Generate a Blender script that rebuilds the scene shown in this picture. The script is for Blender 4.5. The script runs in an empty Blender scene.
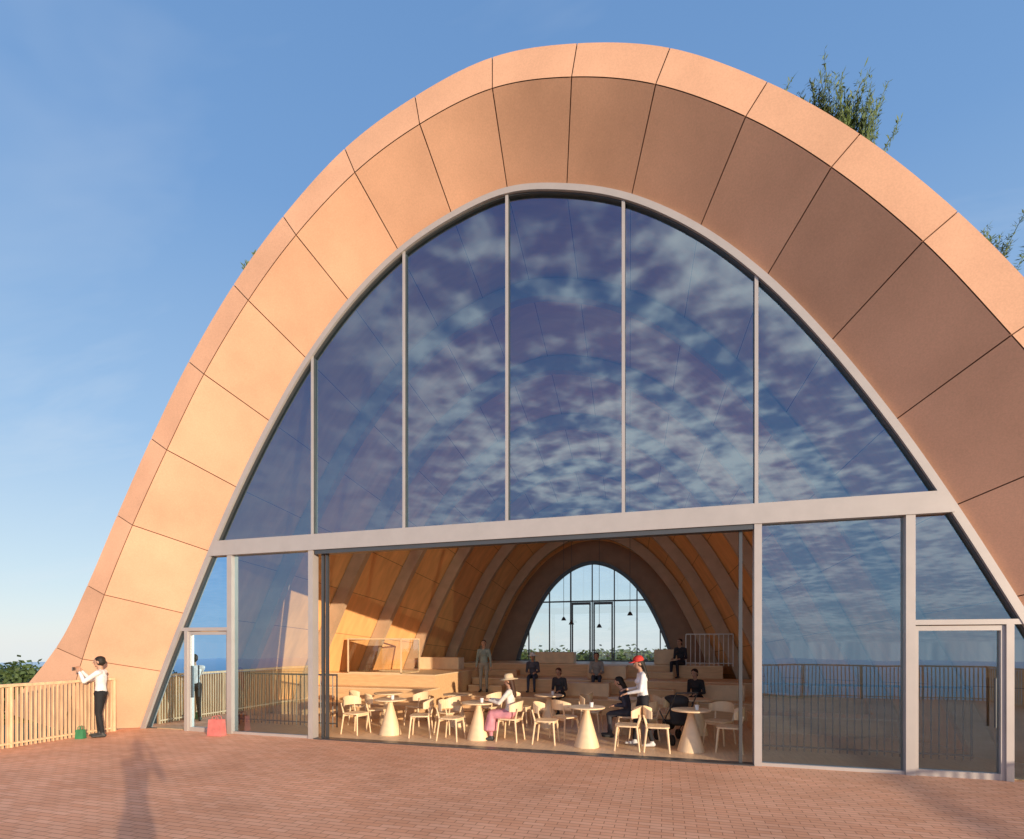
import bpy, bmesh, math, random
from mathutils import Vector, Matrix, noise
random.seed(7)
S=bpy.context.scene
S.view_settings.view_transform='Standard'; S.view_settings.look='None'; S.view_settings.exposure=0
COL=S.collection
# ---------------------------------------------------------------- materials
def mat(name,col,rough=0.6,metal=0.0,var=0.12,scale=4.0,bump=0.0,bscale=40.0,stretch=None,spec=0.5,detail=4):
    m=bpy.data.materials.new(name); m.use_nodes=True
    n=m.node_tree.nodes; l=m.node_tree.links; b=n['Principled BSDF']
    b.inputs['Roughness'].default_value=rough; b.inputs['Metallic'].default_value=metal
    b.inputs['Specular IOR Level'].default_value=spec
    tc=n.new('ShaderNodeTexCoord'); mp=n.new('ShaderNodeMapping'); l.new(tc.outputs['Object'],mp.inputs[0])
    if stretch: mp.inputs['Scale'].default_value=stretch
    nz=n.new('ShaderNodeTexNoise'); nz.inputs['Scale'].default_value=scale; nz.inputs['Detail'].default_value=detail
    l.new(mp.outputs[0],nz.inputs[0])
    mr=n.new('ShaderNodeMapRange'); mr.inputs[1].default_value=0.3; mr.inputs[2].default_value=0.7
    mr.inputs[3].default_value=1-var; mr.inputs[4].default_value=1+var; l.new(nz.outputs[0],mr.inputs[0])
    vm=n.new('ShaderNodeVectorMath'); vm.operation='SCALE'; vm.inputs[0].default_value=col[:3]
    l.new(mr.outputs[0],vm.inputs['Scale']); l.new(vm.outputs[0],b.inputs['Base Color'])
    if bump>0:
        n2=n.new('ShaderNodeTexNoise'); n2.inputs['Scale'].default_value=bscale; n2.inputs['Detail'].default_value=2
        l.new(mp.outputs[0],n2.inputs[0]); bp=n.new('ShaderNodeBump'); bp.inputs['Strength'].default_value=bump; bp.inputs['Distance'].default_value=0.01
        l.new(n2.outputs[0],bp.inputs['Height']); l.new(bp.outputs[0],b.inputs['Normal'])
    return m
def panel_mat(name,col):
    m=mat(name,col,rough=0.75,var=0.10,scale=0.9,spec=0.2,detail=6)
    n=m.node_tree.nodes; l=m.node_tree.links; b=n['Principled BSDF']
    src=b.inputs['Base Color'].links[0].from_socket
    at=n.new('ShaderNodeAttribute'); at.attribute_name='tone'
    n3=n.new('ShaderNodeTexNoise'); n3.inputs['Scale'].default_value=45; n3.inputs['Detail'].default_value=3
    tc=n.new('ShaderNodeTexCoord'); l.new(tc.outputs['Object'],n3.inputs[0])
    mr=n.new('ShaderNodeMapRange'); mr.inputs[3].default_value=0.85; mr.inputs[4].default_value=1.15; l.new(n3.outputs[0],mr.inputs[0])
    mu=n.new('ShaderNodeMath'); mu.operation='MULTIPLY'; l.new(at.outputs['Fac'],mu.inputs[0]); l.new(mr.outputs[0],mu.inputs[1])
    vm=n.new('ShaderNodeVectorMath'); vm.operation='SCALE'; l.new(src,vm.inputs[0]); l.new(mu.outputs[0],vm.inputs['Scale'])
    l.new(vm.outputs[0],b.inputs['Base Color']); return m
M_panel=panel_mat('terracotta_panel',(0.73,0.415,0.262))
M_joint=mat('joint_dark',(0.26,0.115,0.06),0.9)
M_alu=mat('aluminium',(0.46,0.42,0.395),0.42,0.2,0.04)
M_aluD=mat('aluminium_dark',(0.10,0.105,0.11),0.4,0.5,0.05)
M_wood=mat('plywood',(0.78,0.49,0.25),0.5,0,0.10,3.0,stretch=(1,6,6))
M_woodL=mat('plywood_light',(0.84,0.61,0.37),0.5,0,0.10,4.0,stretch=(1,6,1))
M_vault=mat('vault_wood',(0.88,0.46,0.18),0.5,0,0.12,1.2,stretch=(1,5,1))
M_rib=mat('rib_wood',(0.56,0.38,0.24),0.55,0,0.1,3.0)
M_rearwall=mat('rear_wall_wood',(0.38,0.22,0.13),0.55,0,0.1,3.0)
M_floor=mat('floor_wood',(0.78,0.53,0.31),0.45,0,0.12,3.0,stretch=(8,1,1))
M_fence=mat('fence_wood',(0.72,0.48,0.28),0.6,0,0.18,5.0,stretch=(4,4,0.6))
M_green=mat('roof_planting',(0.07,0.10,0.035),0.95,0,0.4,3.0,bump=0.8,bscale=12)
M_leaf=mat('leaf',(0.07,0.11,0.03),0.7,0,0.35,2.0)
M_leafB=mat('shrub_leaf',(0.10,0.15,0.04),0.6,0,0.35,6.0)
M_bark=mat('bark',(0.12,0.08,0.05),0.9)
def glass(name,refl,tint,rt=(0.62,0.80,1.0)):
    m=bpy.data.materials.new(name); m.use_nodes=True; n=m.node_tree.nodes; l=m.node_tree.links; n.clear()
    o=n.new('ShaderNodeOutputMaterial'); mx=n.new('ShaderNodeMixShader'); t=n.new('ShaderNodeBsdfTransparent'); g=n.new('ShaderNodeBsdfGlossy')
    t.inputs[0].default_value=(*tint,1); g.inputs[0].default_value=(*rt,1); g.inputs['Roughness'].default_value=0.0
    lw=n.new('ShaderNodeLayerWeight'); lw.inputs[0].default_value=0.35
    mr=n.new('ShaderNodeMapRange'); mr.inputs[3].default_value=refl; mr.inputs[4].default_value=0.95; l.new(lw.outputs['Fresnel'],mr.inputs[0])
    nz=n.new('ShaderNodeTexNoise'); nz.inputs['Scale'].default_value=0.7; nz.inputs['Detail'].default_value=1; tc=n.new('ShaderNodeTexCoord'); l.new(tc.outputs['Object'],nz.inputs[0])
    bp=n.new('ShaderNodeBump'); bp.inputs['Strength'].default_value=0.06; bp.inputs['Distance'].default_value=0.05
    l.new(nz.outputs[0],bp.inputs['Height']); l.new(bp.outputs[0],g.inputs['Normal'])
    l.new(mr.outputs[0],mx.inputs[0]); l.new(t.outputs[0],mx.inputs[1]); l.new(g.outputs[0],mx.inputs[2]); l.new(mx.outputs[0],o.inputs[0]); return m
M_glass=glass('coated_glass',0.27,(0.72,0.88,0.90),(0.55,0.82,1.0))
M_clear=glass('clear_glass',0.08,(0.86,0.92,0.93),(1,1,1))
# ---------------------------------------------------------------- helpers
def empty(name,loc=(0,0,0)):
    e=bpy.data.objects.new(name,None); COL.objects.link(e); e.location=loc; e.empty_display_size=0.2; return e
def mobj(name,verts,faces,mats,parent=None,smooth=False,midx=None):
    me=bpy.data.meshes.new(name); me.from_pydata([tuple(v) for v in verts],[],faces); me.update()
    for m in (mats if isinstance(mats,(list,tuple)) else [mats]): me.materials.append(m)
    if midx: me.polygons.foreach_set('material_index',midx)
    if smooth: me.polygons.foreach_set('use_smooth',[True]*len(me.polygons))
    o=bpy.data.objects.new(name,me); COL.objects.link(o)
    if parent: o.parent=parent
    return o
def box(name,c,s,m,parent=None,bev=0.0,rot=None):
    x,y,z=[a/2 for a in s]
    v=[(-x,-y,-z),(x,-y,-z),(x,y,-z),(-x,y,-z),(-x,-y,z),(x,-y,z),(x,y,z),(-x,y,z)]
    f=[(0,3,2,1),(4,5,6,7),(0,1,5,4),(1,2,6,5),(2,3,7,6),(3,0,4,7)]
    o=mobj(name,v,f,m,parent); o.location=c
    if rot: o.rotation_euler=rot
    if bev>0:
        b=o.modifiers.new('b','BEVEL'); b.width=bev; b.segments=2
    return o
class MB:
    def __init__(s): s.v=[];s.f=[]
    def box(s,a,b):
        k=len(s.v); x0,y0,z0=a; x1,y1,z1=b
        s.v+=[(x0,y0,z0),(x1,y0,z0),(x1,y1,z0),(x0,y1,z0),(x0,y0,z1),(x1,y0,z1),(x1,y1,z1),(x0,y1,z1)]
        s.f+=[tuple(k+i for i in q) for q in [(0,3,2,1),(4,5,6,7),(0,1,5,4),(1,2,6,5),(2,3,7,6),(3,0,4,7)]]
    def tube(s,p0,p1,r0,r1=None,n=8):
        r1=r0 if r1 is None else r1
        p0=Vector(p0);p1=Vector(p1);d=(p1-p0).normalized(); a=d.orthogonal().normalized(); b=d.cross(a); k=len(s.v)
        for p,r in((p0,r0),(p1,r1)):
            for i in range(n):
                t=2*math.pi*i/n; s.v.append(p+(a*math.cos(t)+b*math.sin(t))*r)
        for i in range(n): j=(i+1)%n; s.f.append((k+i,k+j,k+n+j,k+n+i))
        s.f.append(tuple(k+i for i in reversed(range(n)))); s.f.append(tuple(k+n+i for i in range(n)))
    def lathe(s,prof,n=24,c=(0,0,0)):
        k=len(s.v)
        for r,z in prof:
            for i in range(n):
                t=2*math.pi*i/n; s.v.append((c[0]+r*math.cos(t),c[1]+r*math.sin(t),c[2]+z))
        for q in range(len(prof)-1):
            for i in range(n):
                j=(i+1)%n; s.f.append((k+q*n+i,k+q*n+j,k+(q+1)*n+j,k+(q+1)*n+i))
        s.f.append(tuple(k+(len(prof)-1)*n+i for i in range(n))); s.f.append(tuple(k+i for i in reversed(range(n))))
    def make(s,name,m,parent=None,smooth=False): return mobj(name,s.v,s.f,m,parent,smooth)
def catmull(P,t):
    i=int(math.floor(t)); i=max(0,min(len(P)-2,i)); u=t-i
    p1=P[i];p2=P[i+1]
    p0=P[i-1] if i>0 else (-P[1][0],P[1][1])
    p3=P[i+2] if i+2<len(P) else (2*p2[0]-p1[0],2*p2[1]-p1[1])
    return tuple(0.5*((2*p1[k])+(-p0[k]+p2[k])*u+(2*p0[k]-5*p1[k]+4*p2[k]-p3[k])*u*u+(-p0[k]+3*p1[k]-3*p2[k]+p3[k])*u**3) for k in(0,1))
def curve(P):
    def f(s):
        x,z=catmull(P,abs(s)); return (x if s>=0 else -x, z)
    return f
G=curve([(0,10.2),(1.09,10.0),(2.2,9.55),(3.3,8.78),(4.3,7.78),(5.2,6.6),(6.05,5.28),(6.8,3.95),(7.5,2.6),(8.15,1.3),(8.75,0)])
I=curve([(0,11.18),(1.33,10.96),(2.62,10.45),(3.88,9.60),(4.98,8.58),(6.06,7.31),(7.02,5.90),(7.95,4.42),(8.75,2.98),(9.4,1.6),(10.0,0)])
O=curve([(0,11.70),(1.42,11.47),(2.83,10.94),(4.17,10.02),(5.33,8.95),(6.45,7.62),(7.44,6.18),(8.38,4.66),(9.25,3.2),(10.2,1.85),(11.9,0.35)])
NJ=10
RV=curve([(0,6.0),(0.75,5.88),(1.45,5.55),(2.05,5.1),(2.6,4.5),(3.1,3.8),(3.5,3.05),(3.85,2.3),(4.15,1.55),(4.4,0.8),(4.6,0)])
RO=curve([(0,6.9),(1.0,6.75),(1.9,6.35),(2.7,5.8),(3.4,5.1),(4.1,4.3),(4.7,3.45),(5.3,2.6),(6.0,1.8),(6.8,1.0),(7.8,0.2)])
YR=11.5
# ---------------------------------------------------------------- building
B=empty('arched_pavilion_building')
def panels(name,F0,F1,sub=10,gap=0.008,parent=B,m=M_panel,across=3,uin=0.006):
    v=[];f=[];tone=[]
    for i in range(-NJ,NJ):
        L0=(F0(i+.5)-F0(i+.45)).length*20
        g=gap/L0; tn=random.uniform(0.93,1.07)
        k=len(v)
        for a in range(sub+1):
            s=i+g+(1-2*g)*a/sub; A=F0(s);Bq=F1(s); w=(Bq-A).length; e=uin/w
            for b in range(across+1): v.append(A.lerp(Bq,e+(1-2*e)*b/across))
        for a in range(sub):
            for b in range(across):
                q=k+a*(across+1)+b; f.append((q,q+1,q+across+2,q+across+1)); tone.append(tn)
    o=mobj(name,v,f,m,parent,smooth=True)
    at=o.data.attributes.new('tone','FLOAT','FACE'); at.data.foreach_set('value',tone)
    return o
def V3(c,y,dy=0): return Vector((c[0],y,c[1]))
YF=-0.9
panels('soffit_panels',lambda s:V3(G(s),-0.02),lambda s:V3(I(s),YF))
panels('rim_panels',lambda s:V3(I(s),YF-0.004),lambda s:V3(O(s),YF-0.004),across=1)
panels('rim_top_panels',lambda s:V3(O(s),YF),lambda s:V3(O(s),YF+0.35),across=1)
def strip(name,F0,F1,m,n=160,parent=B,smin=-NJ,smax=NJ,across=1,smooth=True):
    v=[];f=[]
    for i in range(n+1):
        s=smin+(smax-smin)*i/n; A=F0(s);Bq=F1(s)
        for b in range(across+1): v.append(A.lerp(Bq,b/across))
    for i in range(n):
        for b in range(across):
            q=i*(across+1)+b; f.append((q,q+1,q+across+2,q+across+1))
    return mobj(name,v,f,m,parent,smooth)
def off(c,d,s,F):
    a=F(s-.02);b=F(s+.02); tx,tz=b[0]-a[0],b[1]-a[1]; L=math.hypot(tx,tz) or 1
    return (c[0]-tz/L*d, c[1]+tx/L*d)
strip('soffit_backing',lambda s:V3(off(G(s),.03,s,G),0.0),lambda s:V3(off(I(s),.03,s,I),YF+.02),M_joint)
strip('rim_backing',lambda s:V3(off(I(s),.0,s,I),YF+.02),lambda s:V3(off(O(s),-.01,s,O),YF+.02),M_joint)
strip('roof_planted_shell',lambda s:V3(off(O(s),-.03,s,O),YF+.03),lambda s:V3(RO(s),YR+.6),M_green,across=14)
def VA(s,y):
    k=(y)/YR; g=off(G(s),-.02,s,G); r=RV(s); return Vector((g[0]+(r[0]-g[0])*k,y,g[1]+(r[1]-g[1])*k))
strip('vault_lining',lambda s:VA(s,0.06),lambda s:VA(s,YR),M_vault,across=12)
for yi,y in enumerate([1.6,3.4,5.2,7.0,8.8,10.6]):
    v=[];f=[];n=120;w=0.10;d=0.36
    for i in range(n+1):
        s=-NJ+2*NJ*i/n; p=VA(s,y); a=VA(s-.03,y);b=VA(s+.03,y); t=(b-a).normalized(); nrm=Vector((t.z,0,-t.x))
        for dy,dd in((-w,0.0),(-w,d),(w,d),(w,0.0)): v.append(p+nrm*dd+Vector((0,dy,0)))
    for i in range(n):
        for b in range(3):
            q=i*4+b; f.append((q,q+4,q+5,q+1))
    mobj('vault_rib_%d'%yi,v,f,M_rib,B,False)
mbs=MB()
for s in [x*1.0 for x in range(-9,10)]:
    for j in range(12):
        a=VA(s,.08+j*(YR-.2)/12);b=VA(s,.08+(j+1)*(YR-.2)/12); t=(VA(s+.03,a.y)-VA(s-.03,a.y)).normalized(); nrm=Vector((t.z,0,-t.x))
        k=len(mbs.v); mbs.v+=[a+nrm*.006-t*.006,a+nrm*.006+t*.006,b+nrm*.006+t*.006,b+nrm*.006-t*.006]; mbs.f.append((k,k+1,k+2,k+3))
mbs.make('vault_seams',M_joint,B)
RW=curve([(0,5.15),(0.42,5.08),(0.85,4.9),(1.25,4.63),(1.62,4.28),(1.95,3.85),(2.25,3.35),(2.52,2.8),(2.75,2.25),(2.95,1.7),(3.1,1.2)])
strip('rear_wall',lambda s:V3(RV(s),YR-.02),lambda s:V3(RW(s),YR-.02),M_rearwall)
def arcframe(name,F,y0,y1,w0,w1,m,n=140,parent=B):
    v=[];f=[]
    for i in range(n+1):
        s=-NJ+2*NJ*i/n
        for (d,y) in((w0,y0),(w1,y0),(w1,y1),(w0,y1)):
            c=off(F(s),d,s,F); v.append((c[0],y,c[1]))
    for i in range(n):
        for b in range(4):
            q=i*4+b; q2=i*4+(b+1)%4; f.append((q,q2,q2+4,q+4))
    return mobj(name,v,f,m,parent)
arcframe('rear_window_frame',RW,YR-.10,YR+.05,-.1,.03,M_aluD)
def Fx(F,x):
    lo,hi=0.0,float(NJ)
    for _ in range(40):
        m=(lo+hi)/2
        if F(m)[0]<abs(x): lo=m
        else: hi=m
    return F(lo)[1]
def Xz(F,z):
    lo,hi=0.0,float(NJ)
    for _ in range(40):
        m=(lo+hi)/2
        if F(m)[1]>z: lo=m
        else: hi=m
    return F(lo)[0]
mb=MB()
for i in range(-3,4):
    x=i*0.86
    mb.box((x-.022,YR-.06,1.2),(x+.022,YR+.0,Fx(RW,x)-.05))
for z in(1.25,3.6):
    w=Xz(RW,z)-.06; mb.box((-w,YR-.075,z-.03),(w,YR-.062,z+.03))
for x0,x1 in((-.86,0),(0,.86)):
    mb.box((x0+.05,YR-.09,1.24),(x0+.11,YR-.077,3.56)); mb.box((x1-.11,YR-.09,1.24),(x1-.05,YR-.077,3.56)); mb.box((x0+.11,YR-.09,3.46),(x1-.11,YR-.077,3.56))
mb.make('rear_window_mullions',M_aluD,B)
strip('rear_window_glass',lambda s:V3(RW(s),YR-.03),lambda s:Vector((RW(s)[0]*.98,YR-.03,1.2)),M_clear)
# ---------- front glazing
arcframe('arch_frame',G,-.12,.07,-.115,-.005,M_alu)
arcframe('arch_frame_inner_lip',G,-.07,.05,-.14,-.115,M_aluD)
p=2.075
ZT,ZB=4.16,3.84
fr=MB()
k=len(fr.v)
wt,wb=Xz(G,ZT)-.10,Xz(G,ZB)-.10
for y in(-.135,.08):
    fr.v+=[(-wb,y,ZB),(wb,y,ZB),(wt,y,ZT),(-wt,y,ZT)]
fr.f+=[(k,k+1,k+2,k+3),(k+7,k+6,k+5,k+4),(k,k+4,k+5,k+1),(k+1,k+5,k+6,k+2),(k+2,k+6,k+7,k+3),(k+3,k+7,k+4,k)]
for i in range(-2,3):
    x=i*p; fr.box((x-.027,-.09,ZT),(x+.027,.06,Fx(G,x)-.12))
def post(x,w,z1=ZB,y0=-.115,y1=.07): fr.box((x-w/2,y0,0),(x+w/2,y1,z1))
for sx in(-1,1):
    post(sx*(2*p+.02),.11); post(sx*3*p,.12)
    x=sx*7.42; fr.box((x-.045,-.11,0),(x+.045,.06,2.215))
    xa,xb=sorted((sx*(3*p+.06),sx*(Xz(G,2.24)-.12))); fr.box((xa,-.108,2.215),(xb,.06,2.29))
    xa,xb=sorted((sx*(3*p+.06),sx*(7.375)))
    for q in((xa,-.08,0),(xb-.05,-.08,0)): fr.box(q,(q[0]+.05,.04,2.2))
    fr.box((xa+.05,-.08,0.0),(xb-.05,.04,.09)); fr.box((xa+.05,-.08,2.13),(xb-.05,.04,2.2))
    xa,xb=sorted((sx*(2*p+.075),sx*(3*p-.06))); fr.box((xa,-.08,0.0),(xb,.04,.05))
fr.make('glazing_frames',M_alu,B)
dk=MB()
dk.box((-2*p+.075,-.10,3.76),(2*p-.035,.07,3.837))
dk.box((-2*p+.075,-.14,0.0),(2*p-.035,.07,.018))
for x in(-2*p+.18,-2*p+.28,2*p-.22): dk.box((x-.025,.0,0.018),(x+.025,.06,3.76))
for sx in(-1,1): dk.tube((sx*(7.42-.18),-.12,.75),(sx*(7.42-.18),-.12,1.45),.016)
for i in range(-2,3): dk.box((i*p-.031,-.075,ZT+.001),(i*p-.0275,.05,Fx(G,i*p)-.13)); dk.box((i*p+.0275,-.075,ZT+.001),(i*p+.031,.05,Fx(G,i*p)-.13))
dk.make('door_track_and_stacked_frames',M_aluD,B)
def pane(name,pts,m=M_glass,y=-.02): return mobj(name,[(a,y,b) for a,b in pts],[tuple(range(len(pts)))],m,B)
def arc_pane(name,x0,x1,z0,y=-.02):
    n=14; pts=[(x0,z0),(x1,z0)]
    for k in range(n+1):
        x=x1+(x0-x1)*k/n; z=max(z0,Fx(G,x)-.1); pts.append((x,z))
    q=[]
    for a in pts:
        if not q or (abs(a[0]-q[-1][0])+abs(a[1]-q[-1][1]))>1e-4: q.append(a)
    return pane(name,q,y=y)
for i in range(-2,2): arc_pane('upper_pane_%d'%(i+2),i*p+.02,(i+1)*p-.02,ZT-.02,y=-.02+random.uniform(-.004,.004))
xe=Xz(G,ZT)-.08
arc_pane('upper_pane_l',-xe,-2*p-.02,ZT-.02); arc_pane('upper_pane_r',2*p+.02,xe,ZT-.02)
for sx in(-1,1):
    xa,xb=sorted((sx*(2*p+.06),sx*(3*p-.04))); pane('side_pane',[(xa,.03),(xb,.03),(xb,ZB+.02),(xa,ZB+.02)])
    pts=[(sx*(3*p+.04),2.26),(sx*(Xz(G,2.26)-.1),2.26),(sx*(Xz(G,3.0)-.1),3.0),(sx*(Xz(G,3.82)-.1),3.82),(sx*(3*p+.04),3.82)]
    pane('over_door_pane',pts)
    pane('door_pane',[(sx*(3*p+.1),.05),(sx*7.38,.05),(sx*7.38,2.15),(sx*(3*p+.1),2.15)],y=-.03)
    pts=[(sx*7.46,.02),(sx*(Xz(G,.02)-.1),.02),(sx*(Xz(G,1.2)-.1),1.2),(sx*(Xz(G,2.22)-.1),2.22),(sx*7.46,2.22)]
    pane('corner_pane',pts)
box('interior_floor',(0,YR/2+.05,-.10),(17.0,YR-.1,.22),M_floor,B)
tiers=[(5.0,.4),(6.7,.8),(8.4,1.2)]
st=MB(); nose=MB()
for i,(y,z) in enumerate(tiers):
    y1=tiers[i+1][0] if i+1<len(tiers) else YR-.12
    w=min(9,abs(VA(NJ-(z*.6),y1).x))
    x0=-3.25 if i<2 else -w
    st.box((x0,y,.012),(w,YR-.12 if i==2 else y1+.001,z))
    nose.box((x0,y-.02,z),(w,y1 if i<2 else YR-.13,z+.03))
for i,(y,z) in enumerate(tiers):
    st.box((-3.2,y-.45,z-.4+.03),(-2.1,y-.02,z-.2)); nose.box((-3.2,y-.47,z-.2),(-2.1,y-.02,z-.175))
    st.box((2.2,y-.45,z-.4+.03),(3.0,y-.02,z-.2)); nose.box((2.2,y-.47,z-.2),(3.0,y-.02,z-.175))
for (y,y1,z,x0,x1) in[(2.75,3.35,.35,-7.6,-3.0),(3.35,3.95,.70,-7.2,-3.15),(3.95,8.36,1.05,-6.9,-3.28)]:
    st.box((x0,y,.012),(x1,y1,z)); nose.box((x0,y-.02,z),(x1+.015,y1-.022,z+.03))
for (y,y1,z,x0,x1) in[(3.3,4.1,.35,4.6,7.3),(4.1,4.97,.70,4.9,7.0)]:
    st.box((x0,y,.012),(x1,y1,z)); nose.box((x0-.015,y-.02,z),(x1,y1-.022,z+.03))
st.make('seating_tiers',M_wood,B); nose.make('tier_treads',M_woodL,B)
bl=MB()
for (x,y,z,a,b,c) in[(-4.4,6.9,1.08,1.4,.5,.40),(1.0,7.6,.83,1.2,.45,.4),(4.2,5.8,.43,1.1,.5,.42),(-1.0,9.2,1.23,1.4,.5,.4),(2.9,9.4,1.23,1.0,.5,.5),(.6,5.9,.43,1.3,.45,.38)]:
    bl.box((x-a/2,y-b/2,z),(x+a/2,y+b/2,z+c))
o=bl.make('seat_blocks',M_woodL,B); bv=o.modifiers.new('b','BEVEL'); bv.width=.015
# ---------------------------------------------------------------- railings
def railing(name,pts,h,m,sp=.11,post=.012,top=.03,base=0.0,flat=False):
    mb=MB()
    for a,b in zip(pts[:-1],pts[1:]):
        a=Vector(a);b=Vector(b);L=(b-a).length;n=int(L/sp);d=(b-a)/L; pr=Vector((-d.y,d.x,0))
        for i in range(n+1):
            q=a+d*(L*i/max(1,n))
            if flat:
                k=len(mb.v); hw,ht=post,post*.45
                for zz in(base,h-.04):
                    for s1,s2 in((-1,-1),(1,-1),(1,1),(-1,1)): mb.v.append(q+pr*s1*hw+d*s2*ht+Vector((0,0,zz)))
                mb.f+=[tuple(k+j for j in r) for r in[(0,1,5,4),(1,2,6,5),(2,3,7,6),(3,0,4,7)]]
            else: mb.tube(q+Vector((0,0,base)),q+Vector((0,0,h-.02)),post,n=6)
        for z,t in((h,top),(base+.08,top*.6)):
            k=len(mb.v)
            for q in(a,b):
                for s1,s2 in((-1,-1),(1,-1),(1,1),(-1,1)): mb.v.append(q+pr*s1*top+Vector((0,0,z+s2*t*.6)))
            mb.f+=[tuple(k+j for j in r) for r in[(0,1,5,4),(1,2,6,5),(2,3,7,6),(3,0,4,7),(0,3,2,1),(4,5,6,7)]]
        nn=max(1,int(L/1.8))
        for i in range(nn+1):
            q=a+d*(L*i/nn); mb.tube(q+Vector((0,0,base-.02)),q+Vector((0,0,h)),post*1.5,n=8)
    return mb.make(name,m)
railing('metal_railing',[(4.35,1.25,.012),(7.6,1.25,.012)],1.2,M_aluD)
railing('metal_railing',[(-4.5,1.25,.012),(-7.6,1.25,.012)],1.2,M_aluD)
railing('metal_railing',[(3.4,8.45,1.23),(4.8,8.45,1.23)],1.0,mat('white_paint',(.75,.74,.7),.5),sp=.14)
railing('wooden_fence',[(-8.95,-.55,0),(-8.95,-11.9,0)],1.16,M_fence,sp=.075,post=.026,top=.045,flat=True)
railing('wooden_fence',[(-8.95,-11.9,0),(13,-11.9,0),(13,-.8,0)],1.16,M_fence,sp=.12,post=.022,top=.045,flat=True)
gb=empty('glass_balustrade')
for (x0,x1,y) in[(-6.1,-4.35,4.05)]:
    zb=1.09;zt=2.05;yd=1.1
    mobj('glass',[(x0,y,zb),(x1,y,zb),(x1,y,zt),(x0,y,zt)],[(0,1,2,3)],M_clear,gb)
    mobj('glass_side',[(x1,y,zb),(x1,y+yd,zb),(x1,y+yd,zt),(x1,y,zt)],[(0,1,2,3)],M_clear,gb)
    r=MB()
    for xx in(x0,x1-.04):
        for yy in(y-.02,y+yd-.02): r.box((xx,yy,zb),(xx+.04,yy+.04,zt))
    for zz in(zb-.01,zt):
        r.box((x0,y-.02,zz),(x1,y+.02,zz+.035)); r.box((x0,y+yd-.02,zz),(x1,y+yd+.02,zz+.035)); r.box((x0,y+.02,zz),(x0+.04,y+yd-.02,zz+.035)); r.box((x1-.04,y+.02,zz),(x1,y+yd-.02,zz+.035))
    r.make('frame',M_woodL,gb)
# ---------------------------------------------------------------- deck
dm=bpy.data.materials.new('deck_boards'); dm.use_nodes=True; n=dm.node_tree.nodes; l=dm.node_tree.links; b=n['Principled BSDF']
tc=n.new('ShaderNodeTexCoord'); br=n.new('ShaderNodeTexBrick'); l.new(tc.outputs['Object'],br.inputs[0])
br.inputs['Scale'].default_value=1; br.inputs['Brick Width'].default_value=.24; br.inputs['Row Height'].default_value=.085
br.inputs['Mortar Size'].default_value=.005; br.inputs['Mortar Smooth'].default_value=.3
br.inputs['Color1'].default_value=(.80,.40,.23,1); br.inputs['Color2'].default_value=(.90,.50,.31,1); br.inputs['Mortar'].default_value=(.44,.20,.11,1)
nz=n.new('ShaderNodeTexNoise'); nz.inputs['Scale'].default_value=.6; nz.inputs['Detail'].default_value=8; nz.inputs['Roughness'].default_value=.65; l.new(tc.outputs['Object'],nz.inputs[0])
mr=n.new('ShaderNodeMapRange'); mr.inputs[1].default_value=.3; mr.inputs[2].default_value=.7; mr.inputs[3].default_value=.80; mr.inputs[4].default_value=1.10; l.new(nz.outputs[0],mr.inputs[0])
vm=n.new('ShaderNodeVectorMath'); vm.operation='SCALE'; l.new(br.outputs[0],vm.inputs[0]); l.new(mr.outputs[0],vm.inputs['Scale']); l.new(vm.outputs[0],b.inputs['Base Color'])
bp=n.new('ShaderNodeBump'); bp.inputs['Strength'].default_value=.5; bp.inputs['Distance'].default_value=.004; bp.invert=True
l.new(br.outputs['Fac'],bp.inputs['Height']); l.new(bp.outputs[0],b.inputs['Normal']); b.inputs['Roughness'].default_value=.75; b.inputs['Specular IOR Level'].default_value=.2
box('deck',(2.0,-6.0,-.15),(22.2,12.0,.30),dm)
# ---------------------------------------------------------------- terrain / sea
def th(x,y):
    r=math.hypot(x,y+4)
    z=-.6 if r<18 else -.6-(r-18)*.17
    z+= (noise.noise(Vector((x*.03,y*.03,0)))*1.6 if r>30 else 0)*max(0,min(1,(r-30)/60))
    return max(z,-66)
v=[];f=[];R=[0.1,8,13,18,22,28,36,44,54,66,80,100,130,170,220,300,400,520,650]; NA=72
for r in R:
    for i in range(NA):
        a=2*math.pi*i/NA; x=r*math.cos(a); y=r*math.sin(a)-4; v.append((x,y,th(x,y)))
for j in range(len(R)-1):
    for i in range(NA): k=(i+1)%NA; f.append((j*NA+i,(j+1)*NA+i,(j+1)*NA+k,j*NA+k))
mobj('ground',v,f,mat('hillside_grass',(.07,.085,.035),.95,0,.35,.08,bump=.5,bscale=2),smooth=True)
sea=bpy.data.materials.new('sea_water_painted_haze'); sea.use_nodes=True; n=sea.node_tree.nodes; l=sea.node_tree.links; b=n['Principled BSDF']; b.inputs['Roughness'].default_value=.3
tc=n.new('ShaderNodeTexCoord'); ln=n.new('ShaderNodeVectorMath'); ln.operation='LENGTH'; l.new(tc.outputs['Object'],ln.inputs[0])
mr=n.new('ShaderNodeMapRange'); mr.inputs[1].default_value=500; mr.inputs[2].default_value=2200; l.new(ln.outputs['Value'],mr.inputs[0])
cr=n.new('ShaderNodeValToRGB'); cr.color_ramp.elements[0].color=(.10,.24,.30,1); cr.color_ramp.elements[1].color=(.55,.68,.76,1); q=cr.color_ramp.elements.new(.4); q.color=(.25,.42,.50,1)  # water colour pales with distance: aerial haze painted into the base colour
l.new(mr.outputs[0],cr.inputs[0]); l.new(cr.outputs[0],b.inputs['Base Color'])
mobj('sea',[(2300*math.cos(t*math.pi/64),2300*math.sin(t*math.pi/64),-60) for t in range(128)],[tuple(range(128))],sea)
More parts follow.
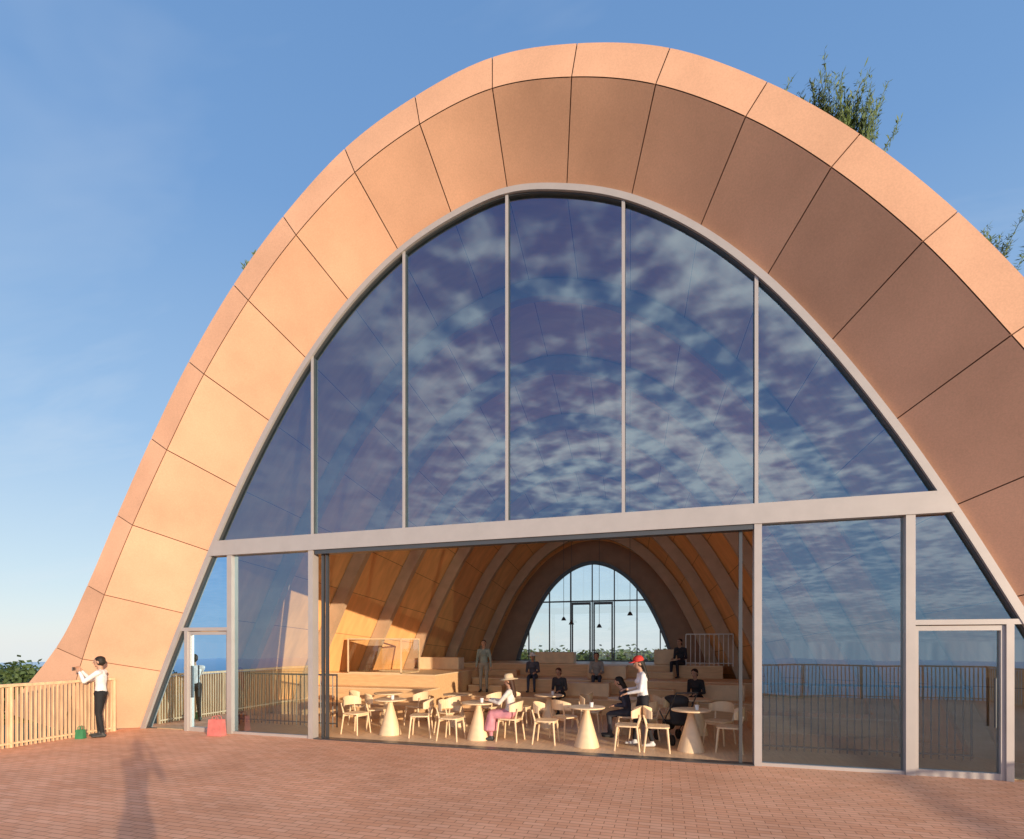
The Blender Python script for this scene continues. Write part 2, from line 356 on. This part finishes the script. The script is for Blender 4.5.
def treemesh(name,h,seed,n=900):
    rnd=random.Random(seed); mb=MB(); mb.tube((0,0,0),(0.1,0,h*.55),.16,.07,8)
    lob=[]
    for i in range(11):
        a=rnd.uniform(0,6.28); rr=rnd.uniform(0,1.6); z=rnd.uniform(.3,.9)*h; c=Vector((math.cos(a)*rr,math.sin(a)*rr,z)); lob.append((c,rnd.uniform(.7,1.2)))
        mb.tube((0.05,0,h*rnd.uniform(.25,.5)),c,.05,.02,5)
    nt=len(mb.f); v=mb.v;f=mb.f
    for i in range(n):
        c,r=rnd.choice(lob); d=Vector((rnd.gauss(0,1),rnd.gauss(0,1),rnd.gauss(0,.8))).normalized()*r*rnd.uniform(.5,1.05); q=c+d
        a=Vector((rnd.gauss(0,1),rnd.gauss(0,1),rnd.gauss(0,1))).normalized(); bb=a.orthogonal().normalized(); s=rnd.uniform(.1,.24); k=len(v)
        v+= [q+a*s,q+bb*s*.6,q-a*s,q-bb*s*.6]; f.append((k,k+1,k+2,k+3))
    me=bpy.data.meshes.new(name); me.from_pydata([tuple(x) for x in v],[],f); me.materials.append(M_bark); me.materials.append(M_leaf)
    me.polygons.foreach_set('material_index',[0 if i<nt else 1 for i in range(len(f))]); return me
tm=[treemesh('tree_mesh%d'%i,5.2+i*.5,i) for i in range(4)]
F=empty('distant_trees')
for i in range(520):
    a=random.uniform(1.2,3.7); r=random.uniform(50,105); x=r*math.cos(a); y=r*math.sin(a)-4; g=th(x,y)
    top=.35-.017*r*random.uniform(.9,1.25)+(1.5 if a<2.1 else 0)
    o=bpy.data.objects.new('tree',random.choice(tm)); COL.objects.link(o); o.parent=F; s=max(.7,min(2.8,(top-g)/6.0)); o.location=(x,y,g-.1); o.scale=(s*1.2,s*1.2,s); o.rotation_euler=(0,0,random.uniform(0,6))
# ---------------------------------------------------------------- roof plants
def roofz(x,y):
    k=(y-(YF+.03))/(YR+.6-YF-.03)
    lo,hi=0,NJ
    for _ in range(30):
        m=(lo+hi)/2; xx=O(m)[0]*(1-k)+RO(m)[0]*k
        if xx<abs(x): lo=m
        else: hi=m
    return O(lo)[1]*(1-k)+RO(lo)[1]*k
def plant(name,x,y,h,n,spread,seed,w=.005,ls=.17):
    rnd=random.Random(seed); v=[];f=[]
    for i in range(n):
        a=rnd.uniform(0,6.28); rr=spread*math.sqrt(rnd.random()); xx=x+math.cos(a)*rr; yy=y+math.sin(a)*rr*.4; base=Vector((xx,yy,roofz(xx,yy)-.05))
        hh=h*rnd.uniform(.55,1); lean=Vector((rnd.gauss(0,ls),rnd.gauss(0,ls),1)); segs=9; prev=base
        side=Vector((math.cos(a+1.3),math.sin(a+1.3),0))
        for k in range(segs):
            q=base+lean*hh*(k+1)/segs+Vector((lean.x,lean.y,0))*hh*((k+1)/segs)**2*.3
            i0=len(v); v+=[prev-side*w,prev+side*w,q+side*w*.8,q-side*w*.8]; f.append((i0,i0+1,i0+2,i0+3))
            for _ in range(10 if k else 2):
                d=Vector((rnd.gauss(0,1),rnd.gauss(0,1),rnd.gauss(.5,.6))).normalized()*rnd.uniform(.04,.11); s2=d.orthogonal().normalized()*.011
                c=prev.lerp(q,rnd.random()); i0=len(v); v+=[c,c+d*.5+s2,c+d,c+d*.5-s2]; f.append((i0,i0+1,i0+2,i0+3))
            prev=q
    return mobj(name,v,f,M_leafB)
for i,(x,y,h,nn,sp) in enumerate([(5.30,-.5,1.12,120,.30),(5.0,-.5,.95,26,.2),(4.45,-.5,.80,10,.25),(-3.75,-.62,.5,12,.14),(-5.15,-.62,.6,16,.18),(7.0,-.5,.95,26,.15),(-6.1,-.6,.4,7,.2)]):
    plant('roof_shrub',x,y,h,nn,sp,i+20)
# ---------------------------------------------------------------- furniture
def chair(loc,rot,m=M_woodL):
    mb=MB(); 
    for x in(-.19,.19):
        mb.tube((x*1.12,.21,0),(x*.9,.17,.43),.014,.02); mb.tube((x*1.12,-.23,0),(x*.95,-.18,.43),.014,.02); mb.tube((x*.95,-.18,.43),(x*1.02,-.24,.66),.018,.014)
    mb.box((-.18,.15,.38),(.18,.17,.42)); mb.box((-.18,-.18,.38),(.18,-.16,.42))
    k=len(mb.v); n=20
    for z in(.43,.455):
        for i in range(n):
            t=2*math.pi*i/n; c,s=math.cos(t),math.sin(t); e=.45
            mb.v.append((.225*math.copysign(abs(c)**e,c),.215*math.copysign(abs(s)**e,s),z))
    for i in range(n): j=(i+1)%n; mb.f.append((k+i,k+j,k+n+j,k+n+i))
    mb.f.append(tuple(k+i for i in reversed(range(n)))); mb.f.append(tuple(k+n+i for i in range(n)))
    k=len(mb.v); n=12
    for i in range(n+1):
        t=-1+2*i/n; x=.26*math.sin(t*1.25)/math.sin(1.25); y=-.26+.16*(1-math.cos(t*1.25))*1.4; tp=.80-.07*t*t
        for (dy,z) in((0,.60),(0,tp),(.02,tp),(.02,.60)): mb.v.append((x,y+dy,z))
    for i in range(n):
        for b_ in range(4): q=k+i*4+b_; q2=k+i*4+(b_+1)%4; mb.f.append((q,q2,q2+4,q+4))
    mb.f.append((k,k+1,k+2,k+3)); mb.f.append(tuple(k+n*4+i for i in(3,2,1,0)))
    o=mb.make('wooden_chair',m); o.location=loc; o.rotation_euler=(0,0,rot); return o
def table(loc,r=.34,h=.75):
    mb=MB(); mb.lathe([(.235,0),(.235,.015),(.06,h-.12),(.05,h-.03)],40); mb.lathe([(r-.01,h-.03),(r,h-.02),(r,h-.006),(r-.008,h)],44)
    o=mb.make('round_cafe_table',M_woodL,smooth=False); o.location=loc; return o
M_cup=mat('cup_white',(.8,.78,.74),.35)
for j,t in enumerate([(-2.84,.75),(1.35,.62),(3.2,.75),(-.85,.75),(1.9,2.3),(-3.6,2.0),(.2,2.6),(3.4,2.6),(-1.9,2.2)]):
    table((t[0],t[1],.012))
    if j in(0,1,3,2,6):
        mb=MB(); mb.lathe([(.022,0),(.03,.005),(.038,.09),(.034,.09)],16); o=mb.make('paper_cup',M_cup); o.location=(t[0]+.1,t[1]-.08,.763)
hp=math.pi/2
for (x,y,r) in[(-3.6,.65,-hp),(-3.5,1.3,-.9),(-2.1,.7,hp+.2),(-1.75,1.3,1.2),(-1.35,.55,-hp),(-.2,.8,hp-.1),(.55,.75,-hp+.1),(.8,1.35,-.7),(2.1,.6,hp),(2.35,1.5,1.0),(2.62,.6,-hp),(3.85,.9,hp),(3.75,1.6,2.6),(1.2,2.4,-hp),(2.6,2.4,hp),(-4.3,1.9,-1.3),(-2.9,2.1,1.5),(-.5,2.7,-1.5),(.9,2.9,1.7),(2.7,3.0,-1.2),(-1.2,2.5,1.2)]: chair((x,y,.012),r+random.uniform(-.15,.15))
hl=empty('pendant_lights')
for x,y,z in[(-.4,9.0,2.6),(.5,9.6,2.5),(1.6,9.2,2.9),(-.9,10.2,2.8)]:
    mb=MB(); mb.tube((x,y,z+.1),(x,y,5.9),.008); mb.lathe([(.01,.14),(.05,.1),(.1,0),(.09,0)],12,(x,y,z)); mb.make('pendant',M_aluD,hl)
# ---------------------------------------------------------------- people
cache={}
def cm(col,rough=.8):
    k=(tuple(round(c,3) for c in col),rough)
    if k not in cache: cache[k]=mat('cloth_%d'%len(cache),col,rough,0,.15,9.0,spec=.3)
    return cache[k]
bmt=bmesh.new(); bmesh.ops.create_icosphere(bmt,subdivisions=3,radius=1); ICO_V=[v.co.normalized() for v in bmt.verts]; ICO_F=[tuple(v.index for v in f.verts) for f in bmt.faces]; bmt.free()
def fuse(name,parts,mats,parent,voxel,smooth_it=3):
    v=[];f=[]
    for (p0,p1,r0,r1,lab) in parts:
        p0=Vector(p0);p1=Vector(p1); r0=Vector((r0,)*3) if not hasattr(r0,'__len__') else Vector(r0); r1=Vector((r1,)*3) if not hasattr(r1,'__len__') else Vector(r1)
        d=p1-p0; d=d.normalized() if d.length>1e-6 else Vector((0,0,1)); k=len(v)
        for u in ICO_V:
            if u.dot(d)>=0: v.append(p1+Vector((u.x*r1.x,u.y*r1.y,u.z*r1.z)))
            else: v.append(p0+Vector((u.x*r0.x,u.y*r0.y,u.z*r0.z)))
        f+=[tuple(k+i for i in q) for q in ICO_F]
    me=bpy.data.meshes.new(name+'_raw'); me.from_pydata([tuple(x) for x in v],[],f); me.update()
    o=bpy.data.objects.new(name+'_raw',me); COL.objects.link(o)
    rm=o.modifiers.new('r','REMESH'); rm.mode='VOXEL'; rm.voxel_size=voxel
    sm=o.modifiers.new('s','SMOOTH'); sm.iterations=smooth_it; sm.factor=.5
    dg=bpy.context.evaluated_depsgraph_get(); me2=bpy.data.meshes.new_from_object(o.evaluated_get(dg)); bpy.data.objects.remove(o)
    me2.materials.clear()
    for m in mats: me2.materials.append(m)
    P=[]
    for (p0,p1,r0,r1,lab) in parts:
        P.append((Vector(p0),Vector(p1),(Vector((r0,)*3) if not hasattr(r0,'__len__') else Vector(r0)),(Vector((r1,)*3) if not hasattr(r1,'__len__') else Vector(r1)),lab))
    for pl in me2.polygons:
        c=pl.center; best=1e9;bl_=0
        if len(mats)>1:
          for p0,p1,r0,r1,lab in P:
            d=p1-p0; L=d.length_squared; t=0 if L<1e-9 else max(0,min(1,(c-p0).dot(d)/L)); q=c-(p0+d*t); r=r0.lerp(r1,t)
            e=Vector((q.x/r.x,q.y/r.y,q.z/r.z)).length
            e=(e-1)*min(r)
            if e<best: best=e;bl_=lab
        pl.material_index=bl_; pl.use_smooth=True
    me2.name=name; ob=bpy.data.objects.new(name,me2); COL.objects.link(ob); ob.parent=parent; return ob
def ik(a,b,l1,l2,pole):
    a=Vector(a);b=Vector(b);d=b-a;L=d.length
    if L>l1+l2-.004: b=a+d.normalized()*(l1+l2-.004); d=b-a; L=d.length
    x=(l1*l1-l2*l2+L*L)/(2*L); h=math.sqrt(max(0,l1*l1-x*x)); u=d/L; pole=Vector(pole); pp=(pole-u*pole.dot(u)).normalized()
    return a+u*x+pp*h, b
def hand(name,wr,dirn,nrm,side,parent,msk,s=1.0,curl=.5):
    d=Vector(dirn).normalized(); n_=Vector(nrm); n_=(n_-d*n_.dot(d)).normalized(); w=d.cross(n_)*side; P=[]
    wr=Vector(wr)
    P.append((wr-d*.02,wr+d*.015,.022*s,.024*s,0))
    for k,(o_,ln) in enumerate(((-.027,.066),(-.009,.076),(.009,.071),(.026,.056))):
        kn=wr+d*.085*s+w*o_*s
        P.append((wr+d*.02*s+w*o_*.6*s,kn,.015*s,.0115*s,0))
        c1=curl*.5; a1=(d*math.cos(c1)+n_*math.sin(c1)); m_=kn+a1*ln*.5*s
        c2=curl*1.5; a2=(d*math.cos(c2)+n_*math.sin(c2)); e_=m_+a2*ln*.5*s
        P.append((kn,m_,.0095*s,.0088*s,0)); P.append((m_,e_,.0088*s,.007*s,0))
    t0=wr+d*.025*s-w*.022*s; t1=t0+(d*.6-w*.75+n_*.2).normalized()*.036*s; t2=t1+(d*.9-w*.25+n_*.3).normalized()*.032*s
    P.append((t0,t1,.014*s,.0105*s,0)); P.append((t1,t2,.0105*s,.0085*s,0))
    return fuse(name,P,[msk],parent,.0055,2)
SK=(.52,.30,.20)
def person(name,loc,heading,H=1.62,pose='stand',seat=.45,shirt=(.7,.7,.68),pants=(.03,.03,.035),hair=(.02,.015,.012),shoes=(.05,.05,.05),
           skirt=False,longhair=False,hat=None,armR=None,armL=None,lean=0.0,headyaw=0,headpitch=0,female=True,sleeves=True,foot=None,spread=.10,stride=0.0,hatbrim=True,shorts=False):
    s=H/1.65; E=empty(name,loc); E.rotation_euler=(0,0,heading)
    mats=[cm(SK,.55),cm(shirt),cm(pants),cm(shoes,.5),cm(hair,.6)]
    P=[]; Vv=lambda x,y,z:Vector((x,y,z))*s
    if pose=='stand': pel=Vv(0,0,.91)
    else: pel=Vector((0,0,seat+.105*s))
    sl,cl=math.sin(lean),math.cos(lean)
    up=Vector((0,sl,cl)); fw=Vector((0,cl,-sl))
    def T(x,y,z): return pel+(Vector((x,0,0))+fw*y+up*z)*s
    hw=.088 if female else .085; shw=.165 if female else .19
    P.append((T(-.05,0,-.01),T(.05,0,-.01),Vector((.105,.105,.10))*s,Vector((.105,.105,.10))*s,2))
    P.append((T(0,0,.04),T(0,.0,.17),Vector((.135,.10,.09))*s,Vector((.118,.085,.08))*s,1))
    P.append((T(0,0,.17),T(0,.0,.33),Vector((.12,.088,.08))*s,Vector((.145 if female else .16,.10,.09))*s,1))
    P.append((T(-shw+.03,0,.42),T(shw-.03,0,.42),.058*s,.058*s,1))
    P.append((T(0,-.005,.36),T(0,-.005,.44),Vector((.13,.085,.07))*s,Vector((.08,.06,.04))*s,1))
    if female: P.append((T(-.06,.075,.30),T(.06,.075,.30),.05*s,.05*s,1))
    P.append((T(0,0,.45),T(0,.015,.54),.05*s,.047*s,0))
    hc=T(0,.03,.635); hy=Matrix.Rotation(headyaw,3,'Z')@Matrix.Rotation(headpitch,3,'X')
    def Hh(x,y,z): return hc+hy@(Vector((x,y,z))*s)
    P.append((Hh(0,0,.02),Hh(0,.012,-.045),Vector((.078,.095,.088))*s,Vector((.055,.068,.062))*s,0))
    P.append((Hh(0,.095,.0),Hh(0,.108,-.018),.011*s,.014*s,0))
    for sx in(-1,1): P.append((Hh(sx*.078,-.005,.01),Hh(sx*.08,-.008,-.02),Vector((.010,.018,.018))*s,Vector((.009,.014,.014))*s,0))
    P.append((Hh(0,-.022,.045),Hh(0,-.03,.0),Vector((.087,.094,.082))*s,Vector((.085,.085,.08))*s,4))
    if longhair: P.append((Hh(0,-.06,0),T(0,-.10,.36),Vector((.082,.05,.07))*s,Vector((.07,.035,.05))*s,4))
    elif female: P.append((Hh(0,-.05,0),Hh(0,-.075,-.08),Vector((.08,.055,.06))*s,Vector((.055,.035,.04))*s,4))
    for sx in(-1,1):
        hip=pel+Vector((sx*hw,0,-.03))*s
        if pose=='stand':
            an=Vector((sx*spread*s, sx*stride*s, .085*s)); kn,an=ik(hip,an,.40*s,.40*s,(0,1,0))
        else:
            fx=foot if foot is not None else 0.0
            an=Vector((sx*spread*s,(.40+ (0.04 if sx>0 else -.03))*s,fx+.085*s)); kn,an=ik(hip,an,.41*s,.40*s,(0,.6,1))
        P.append((hip,kn,Vector((.088,.088,.088))*s,.058*s,2)); P.append((kn,an+Vector((0,0,.03)),.057*s,.04*s if not shorts else .038*s,0 if shorts else 2))
        fl=an.z-.085*s
        P.append((Vector((an.x,an.y-.03*s,fl+.04*s)),Vector((an.x+sx*.02*s,an.y+.14*s,fl+.03*s)),Vector((.036,.045,.04))*s,Vector((.04,.05,.028))*s,3))
        P.append((an+Vector((0,0,.02)),Vector((an.x,an.y-.01,fl+.05*s)),.038*s,.038*s,3))
    if skirt:
        if pose=='stand': P.append((pel,Vector((0,0,.30*s)),Vector((.13,.11,.08))*s,Vector((.23,.21,.05))*s,2))
        else:
            kz=pel.z-.02
            P.append((pel,Vector((0,.36*s,kz)),Vector((.16,.12,.09))*s,Vector((.17,.10,.08))*s,2))
            P.append((Vector((0,.36*s,kz)),Vector((0,.40*s,.22*s+(foot or 0))),Vector((.17,.10,.08))*s,Vector((.20,.15,.05))*s,2))
    hands=[]
    for sx,arm in((1,armR),(-1,armL)):
        sh=T(sx*shw,0,.42)
        if arm is None:
            wrp=(sh+Vector((sx*.07,.05,-.52))*s) if pose=='stand' else Vector((sx*.12*s,.27*s,pel.z+.11*s))
            pole=(sx*.4,-1,0)
        else:
            wrp=Vector(arm)*s if pose=='stand' else Vector(arm); pole=(sx*.5,-.3,-1)
        el,wr=ik(sh,wrp,.285*s,.245*s,pole)
        P.append((sh,el,.052*s,.041*s,1)); P.append((el,wr,.040*s,.029*s if sleeves else .026*s,1 if sleeves else 0))
        hands.append((wr,(wr-el).normalized(),sx))
    fuse('body',P,mats,E,.0135*s,3)
    for wr,d,sx in hands:
        nrm=Vector((-sx,0,0)) if abs(d.z)>.7 else Vector((0,0,-1))
        hand('hand',wr,d,nrm,sx,E,mats[0],s,.5)
    mb=MB()
    def ell(c,r,mt,nm):
        vv=[hc+hy@((Vector(c)+Vector((u.x*r[0],u.y*r[1],u.z*r[2])))*s) for u in ICO_V]
        mobj(nm,vv,ICO_F,mt,E,True)
    for sx in(-1,1):
        ell((sx*.031,.088,.012),(.012,.007,.006),cm((.6,.58,.55),.3),'eye'); ell((sx*.031,.0945,.012),(.005,.003,.005),cm((.02,.015,.01),.2),'iris'); ell((sx*.031,.092,.032),(.017,.006,.0035),cm(hair,.6),'eyebrow')
    ell((0,.083,-.052),(.022,.008,.006),cm((.45,.14,.12),.5),'mouth')
    if hat:
        n=28; mb=MB()
        if hatbrim: prof=[(.19,.035),(.185,.045),(.10,.062),(.095,.10),(.085,.145),(.05,.16),(.005,.163)]
        else: prof=[(.098,.045),(.1,.06),(.095,.10),(.075,.135),(.04,.152),(.005,.155)]
        mb.lathe(prof,n); vv=[hc+hy@((Vector(q)+Vector((0,-.01,0)))*s) for q in mb.v]
        if not hatbrim:
            k=len(vv); m2=MB(); m2.box((-.07,.07,.05),(.07,.17,.062)); vv+=[hc+hy@(Vector(q)*s) for q in m2.v]; mb.f+=[tuple(k+i for i in q) for q in m2.f]
        mobj('hat',vv,mb.f,cm(hat,.8),E,True)
    return E
def hd(dx,dy): return math.atan2(dy,dx)-math.pi/2
m1=person('man_taking_photo',(-8.50,-1.15,0),hd(-.80,-.58),H=1.66,shirt=(.80,.78,.76),pants=(.02,.02,.022),female=False,armR=(.05,.34,1.36),armL=(-.05,.34,1.34),headpitch=-.05,stride=.06)
box('phone',(0.0,.46,1.42),(.15,.012,.075),M_aluD,m1,.005)
def bag(name,loc,rot,m,w=.3,h=.34,d=.12):
    e=empty(name,loc); e.rotation_euler=(0,0,rot); mb=MB(); k=0
    v=[(-w/2,-d/2,0),(w/2,-d/2,0),(w/2,d/2,0),(-w/2,d/2,0),(-w*.46,-d*.35,h),(w*.46,-d*.35,h),(w*.46,d*.35,h),(-w*.46,d*.35,h)]
    o=mobj('bag_body',v,[(0,3,2,1),(0,1,5,4),(1,2,6,5),(2,3,7,6),(3,0,4,7)],m,e); so=o.modifiers.new('s','SOLIDIFY'); so.thickness=.004
    for sy in(-1,1):
        pts=[Vector((-w*.22,sy*d*.35,h-.02)),Vector((-w*.2,sy*d*.3,h+.05)),Vector((0,sy*d*.25,h+.08)),Vector((w*.2,sy*d*.3,h+.05)),Vector((w*.22,sy*d*.35,h-.02))]
        for a,b_ in zip(pts[:-1],pts[1:]): mb.tube(a,b_,.006,n=6)
    mb.make('handles',m,e); return e
bag('green_carrier_bag',(-8.68,-1.42,0.002),.3,cm((.05,.22,.10)),.16,.18,.10)
bag('red_shopping_bag',(-6.30,-.36,0.002),.1,cm((.62,.18,.16)),.34,.34,.16)
person('woman_in_sun_hat',(-.2,.8,.012),hd(-1,-.05),H=1.62,pose='sit',seat=.45,shirt=(.75,.68,.60),pants=(.60,.26,.30),skirt=True,longhair=True,hat=(.62,.48,.30),hair=(.06,.03,.02),armR=(.12,.42,.80),armL=(-.10,.40,.80),headpitch=-.1)
person('woman_in_red_cap',(2.36,.95,.012),hd(-1,-.25),H=1.66,shirt=(.80,.78,.77),pants=(.02,.02,.025),hat=(.60,.05,.04),hatbrim=False,longhair=True,armR=(.16,.26,1.05),armL=(-.12,.30,1.0),headpitch=-.25,lean=.08,stride=.14,shoes=(.6,.6,.6))
person('seated_visitor',(-.04,5.12,.012),hd(-.2,-1),H=1.6,pose='sit',seat=.43,shirt=(.05,.05,.06),pants=(.04,.04,.05),hair=(.10,.03,.015),headpitch=-.3,lean=.15)
person('seated_visitor',(3.55,5.15,.012),hd(-.5,-1),H=1.66,pose='sit',seat=.43,shirt=(.03,.03,.035),pants=(.03,.03,.035),lean=.2,headpitch=-.3)
person('seated_visitor',(-1.25,6.85,.43),hd(.1,-1),H=1.55,pose='sit',seat=.40,shirt=(.10,.10,.12),pants=(.05,.06,.09),hat=(.8,.78,.75),lean=.15)
person('seated_visitor',(3.25,8.55,.83),hd(-.6,-1),H=1.66,pose='sit',seat=.40,shirt=(.04,.04,.05),pants=(.03,.03,.04),lean=.1)
person('seated_visitor',(2.05,1.75,.012),hd(-1,.1),H=1.6,pose='sit',seat=.45,shirt=(.05,.05,.07),pants=(.05,.05,.06),longhair=True,lean=.3,headpitch=-.3)
chair((2.05,1.75,.012),hd(-1,.1))
person('seated_visitor',(.75,6.85,.43),hd(.1,-1),H=1.6,pose='sit',seat=.40,shirt=(.35,.33,.30),pants=(.06,.07,.1),lean=.1)
person('standing_visitor',(-2.65,6.15,.43),hd(.2,-1),H=1.60,shirt=(.28,.32,.28),pants=(.30,.27,.22))
person('standing_visitor',(-7.05,.85,.012),hd(.3,-1),H=1.62,shirt=(.40,.06,.05),pants=(.10,.06,.06),skirt=True,longhair=True)
ph=person('photographer',(3.15,-9.42,0),hd(-.2823,.9593),H=1.76,shirt=(.2,.2,.25),pants=(.05,.05,.06),female=False,armR=(.10,.22,1.4),armL=(-.08,.22,1.4))
sr=empty('baby_stroller',(2.95,1.55,.012)); sr.rotation_euler=(0,0,.5)
mb=MB()
for x in(-.22,.22):
    mb.tube((x,-.3,.12),(x,.25,.62),.012); mb.tube((x,.3,.12),(x,-.25,.75),.012); mb.tube((x,-.25,.75),(x,-.42,1.0),.012)
mb.tube((-.22,-.42,1.0),(.22,-.42,1.0),.014); mb.make('frame',M_aluD,sr)
w=MB()
for x in(-.24,.24):
    for y in(-.3,.3): w.tube((x-.02,y,.1),(x+.02,y,.1),.1,n=18)
w.make('wheels',cm((.02,.02,.02)),sr)
fuse('seat_and_canopy',[((0,-.12,.72),(0,-.16,.42),(.2,.06,.1),(.2,.07,.08),0),((0,-.16,.42),(0,.2,.38),(.2,.07,.05),(.18,.07,.04),0),((0,-.12,.82),(0,.06,.86),(.21,.14,.12),(.2,.1,.06),0),((0,.2,.38),(0,.3,.22),(.16,.04,.04),(.14,.04,.03),0)],[cm((.03,.03,.035))],sr,.015)
# ---------------------------------------------------------------- light
SD=Vector((-.79,.613,-math.tan(math.radians(7.45)))).normalized()
sun=bpy.data.lights.new('sun','SUN'); sun.energy=5.0; sun.angle=math.radians(.5); sun.color=(1,.81,.59)
so=bpy.data.objects.new('sun',sun); COL.objects.link(so); so.rotation_euler=SD.to_track_quat('-Z','Y').to_euler()
Wd=bpy.data.worlds.new('World'); S.world=Wd; Wd.use_nodes=True; n=Wd.node_tree.nodes; l=Wd.node_tree.links
bg=n['Background']; sky=n.new('ShaderNodeTexSky'); sky.sky_type='NISHITA'; sky.sun_disc=False; sky.sun_elevation=math.radians(7.45)
sky.sun_rotation=math.atan2(.79,-.613)
sky.air_density=1.0; sky.dust_density=.3; sky.ozone_density=1.5; sky.altitude=300
tc=n.new('ShaderNodeTexCoord'); sp=n.new('ShaderNodeSeparateXYZ'); l.new(tc.outputs['Generated'],sp.inputs[0])
def M(op,a,b=None,clamp=False):
    q=n.new('ShaderNodeMath'); q.operation=op; q.use_clamp=clamp
    for i,x in enumerate((a,b)):
        if x is None: continue
        if isinstance(x,(int,float)): q.inputs[i].default_value=x
        else: l.new(x,q.inputs[i])
    return q.outputs[0]
def mixc(f,a,b,bt='MIX'):
    q=n.new('ShaderNodeMix'); q.data_type='RGBA'; q.blend_type=bt
    for i,x in((0,f),(6,a),(7,b)):
        if isinstance(x,(int,float)): q.inputs[i].default_value=x
        elif isinstance(x,tuple): q.inputs[i].default_value=x
        else: l.new(x,q.inputs[i])
    return q.outputs[2]
ST=.15
cr=n.new('ShaderNodeValToRGB'); l.new(M('MAXIMUM',sp.outputs[2],0.0),cr.inputs[0])
e=cr.color_ramp.elements; e[0].position=0; e[0].color=(.80,.88,.94,1); e[1].position=1; e[1].color=(.12,.27,.58,1)
q=e.new(.10); q.color=(.63,.79,.93,1); q=e.new(.32); q.color=(.37,.58,.87,1); q=e.new(.62); q.color=(.20,.39,.73,1)
haze=n.new('ShaderNodeVectorMath'); haze.operation='SCALE'; l.new(cr.outputs[0],haze.inputs[0]); haze.inputs['Scale'].default_value=1/ST
skyc=mixc(.84,sky.outputs[0],haze.outputs[0])
z=M('ADD',M('MAXIMUM',sp.outputs[2],0.0),.12); cx=M('DIVIDE',sp.outputs[0],z); cy=M('DIVIDE',sp.outputs[1],z)
cb=n.new('ShaderNodeCombineXYZ'); l.new(cx,cb.inputs[0]); l.new(cy,cb.inputs[1])
nz=n.new('ShaderNodeTexNoise'); nz.inputs['Scale'].default_value=12; nz.inputs['Detail'].default_value=2.5; nz.inputs['Roughness'].default_value=.45; l.new(cb.outputs[0],nz.inputs[0])
n2=n.new('ShaderNodeTexNoise'); n2.inputs['Scale'].default_value=1.7; n2.inputs['Detail'].default_value=2; l.new(cb.outputs[0],n2.inputs[0])
c=M('ADD',M('MULTIPLY',nz.outputs[0],.62),M('MULTIPLY',n2.outputs[0],.75))
mr=n.new('ShaderNodeMapRange'); mr.interpolation_type='SMOOTHSTEP'; mr.inputs[1].default_value=.56; mr.inputs[2].default_value=.88; l.new(c,mr.inputs[0])
mk=n.new('ShaderNodeMapRange'); mk.inputs[1].default_value=.05; mk.inputs[2].default_value=-.35; mk.inputs[3].default_value=0; mk.inputs[4].default_value=.85; l.new(sp.outputs[1],mk.inputs[0])
mk2=n.new('ShaderNodeMapRange'); mk2.inputs[1].default_value=-.55; mk2.inputs[2].default_value=-.25; mk2.inputs[3].default_value=.12; l.new(sp.outputs[0],mk2.inputs[0])
fz=n.new('ShaderNodeMapRange'); fz.inputs[1].default_value=.02; fz.inputs[2].default_value=.30; fz.inputs[3].default_value=.35; l.new(sp.outputs[2],fz.inputs[0])
fac=M('MULTIPLY',M('MULTIPLY',M('MULTIPLY',mr.outputs[0],mk.outputs[0]),mk2.outputs[0]),fz.outputs[0])
dk_=n.new('ShaderNodeMapRange'); dk_.inputs[1].default_value=.1; dk_.inputs[2].default_value=-.5; dk_.inputs[3].default_value=0; dk_.inputs[4].default_value=.7; l.new(sp.outputs[1],dk_.inputs[0])
skyd=mixc(1.0,skyc,(.38,.53,.78,1),'MULTIPLY'); skyc=mixc(dk_.outputs[0],skyc,skyd)
n3=n.new('ShaderNodeTexNoise'); n3.inputs['Scale'].default_value=1.3; n3.inputs['Detail'].default_value=5; n3.inputs['Roughness'].default_value=.6; n3.inputs['Distortion'].default_value=.5
mp=n.new('ShaderNodeMapping'); mp.inputs['Scale'].default_value=(.5,1.6,1); mp.inputs['Rotation'].default_value=(0,0,.5); l.new(cb.outputs[0],mp.inputs[0]); l.new(mp.outputs[0],n3.inputs[0])
m3=n.new('ShaderNodeMapRange'); m3.inputs[1].default_value=.52; m3.inputs[2].default_value=.85; m3.inputs[4].default_value=.30; l.new(n3.outputs[0],m3.inputs[0])
skyc=mixc(m3.outputs[0],skyc,(.75/ST,.82/ST,.9/ST,1))
out=mixc(fac,skyc,(1.7/ST,1.5/ST,1.40/ST,1))
l.new(out,bg.inputs[0]); bg.inputs[1].default_value=ST
# ---------------------------------------------------------------- camera
cam=bpy.data.cameras.new('camera'); co=bpy.data.objects.new('camera',cam); COL.objects.link(co); S.camera=co
cam.sensor_width=36; cam.lens=520/1024*36; cam.shift_y=223.5/1024; cam.clip_end=80000; cam.clip_start=.05
co.location=(2.756,-9.11,1.95); co.rotation_euler=(math.pi/2,0,math.radians(16.4))
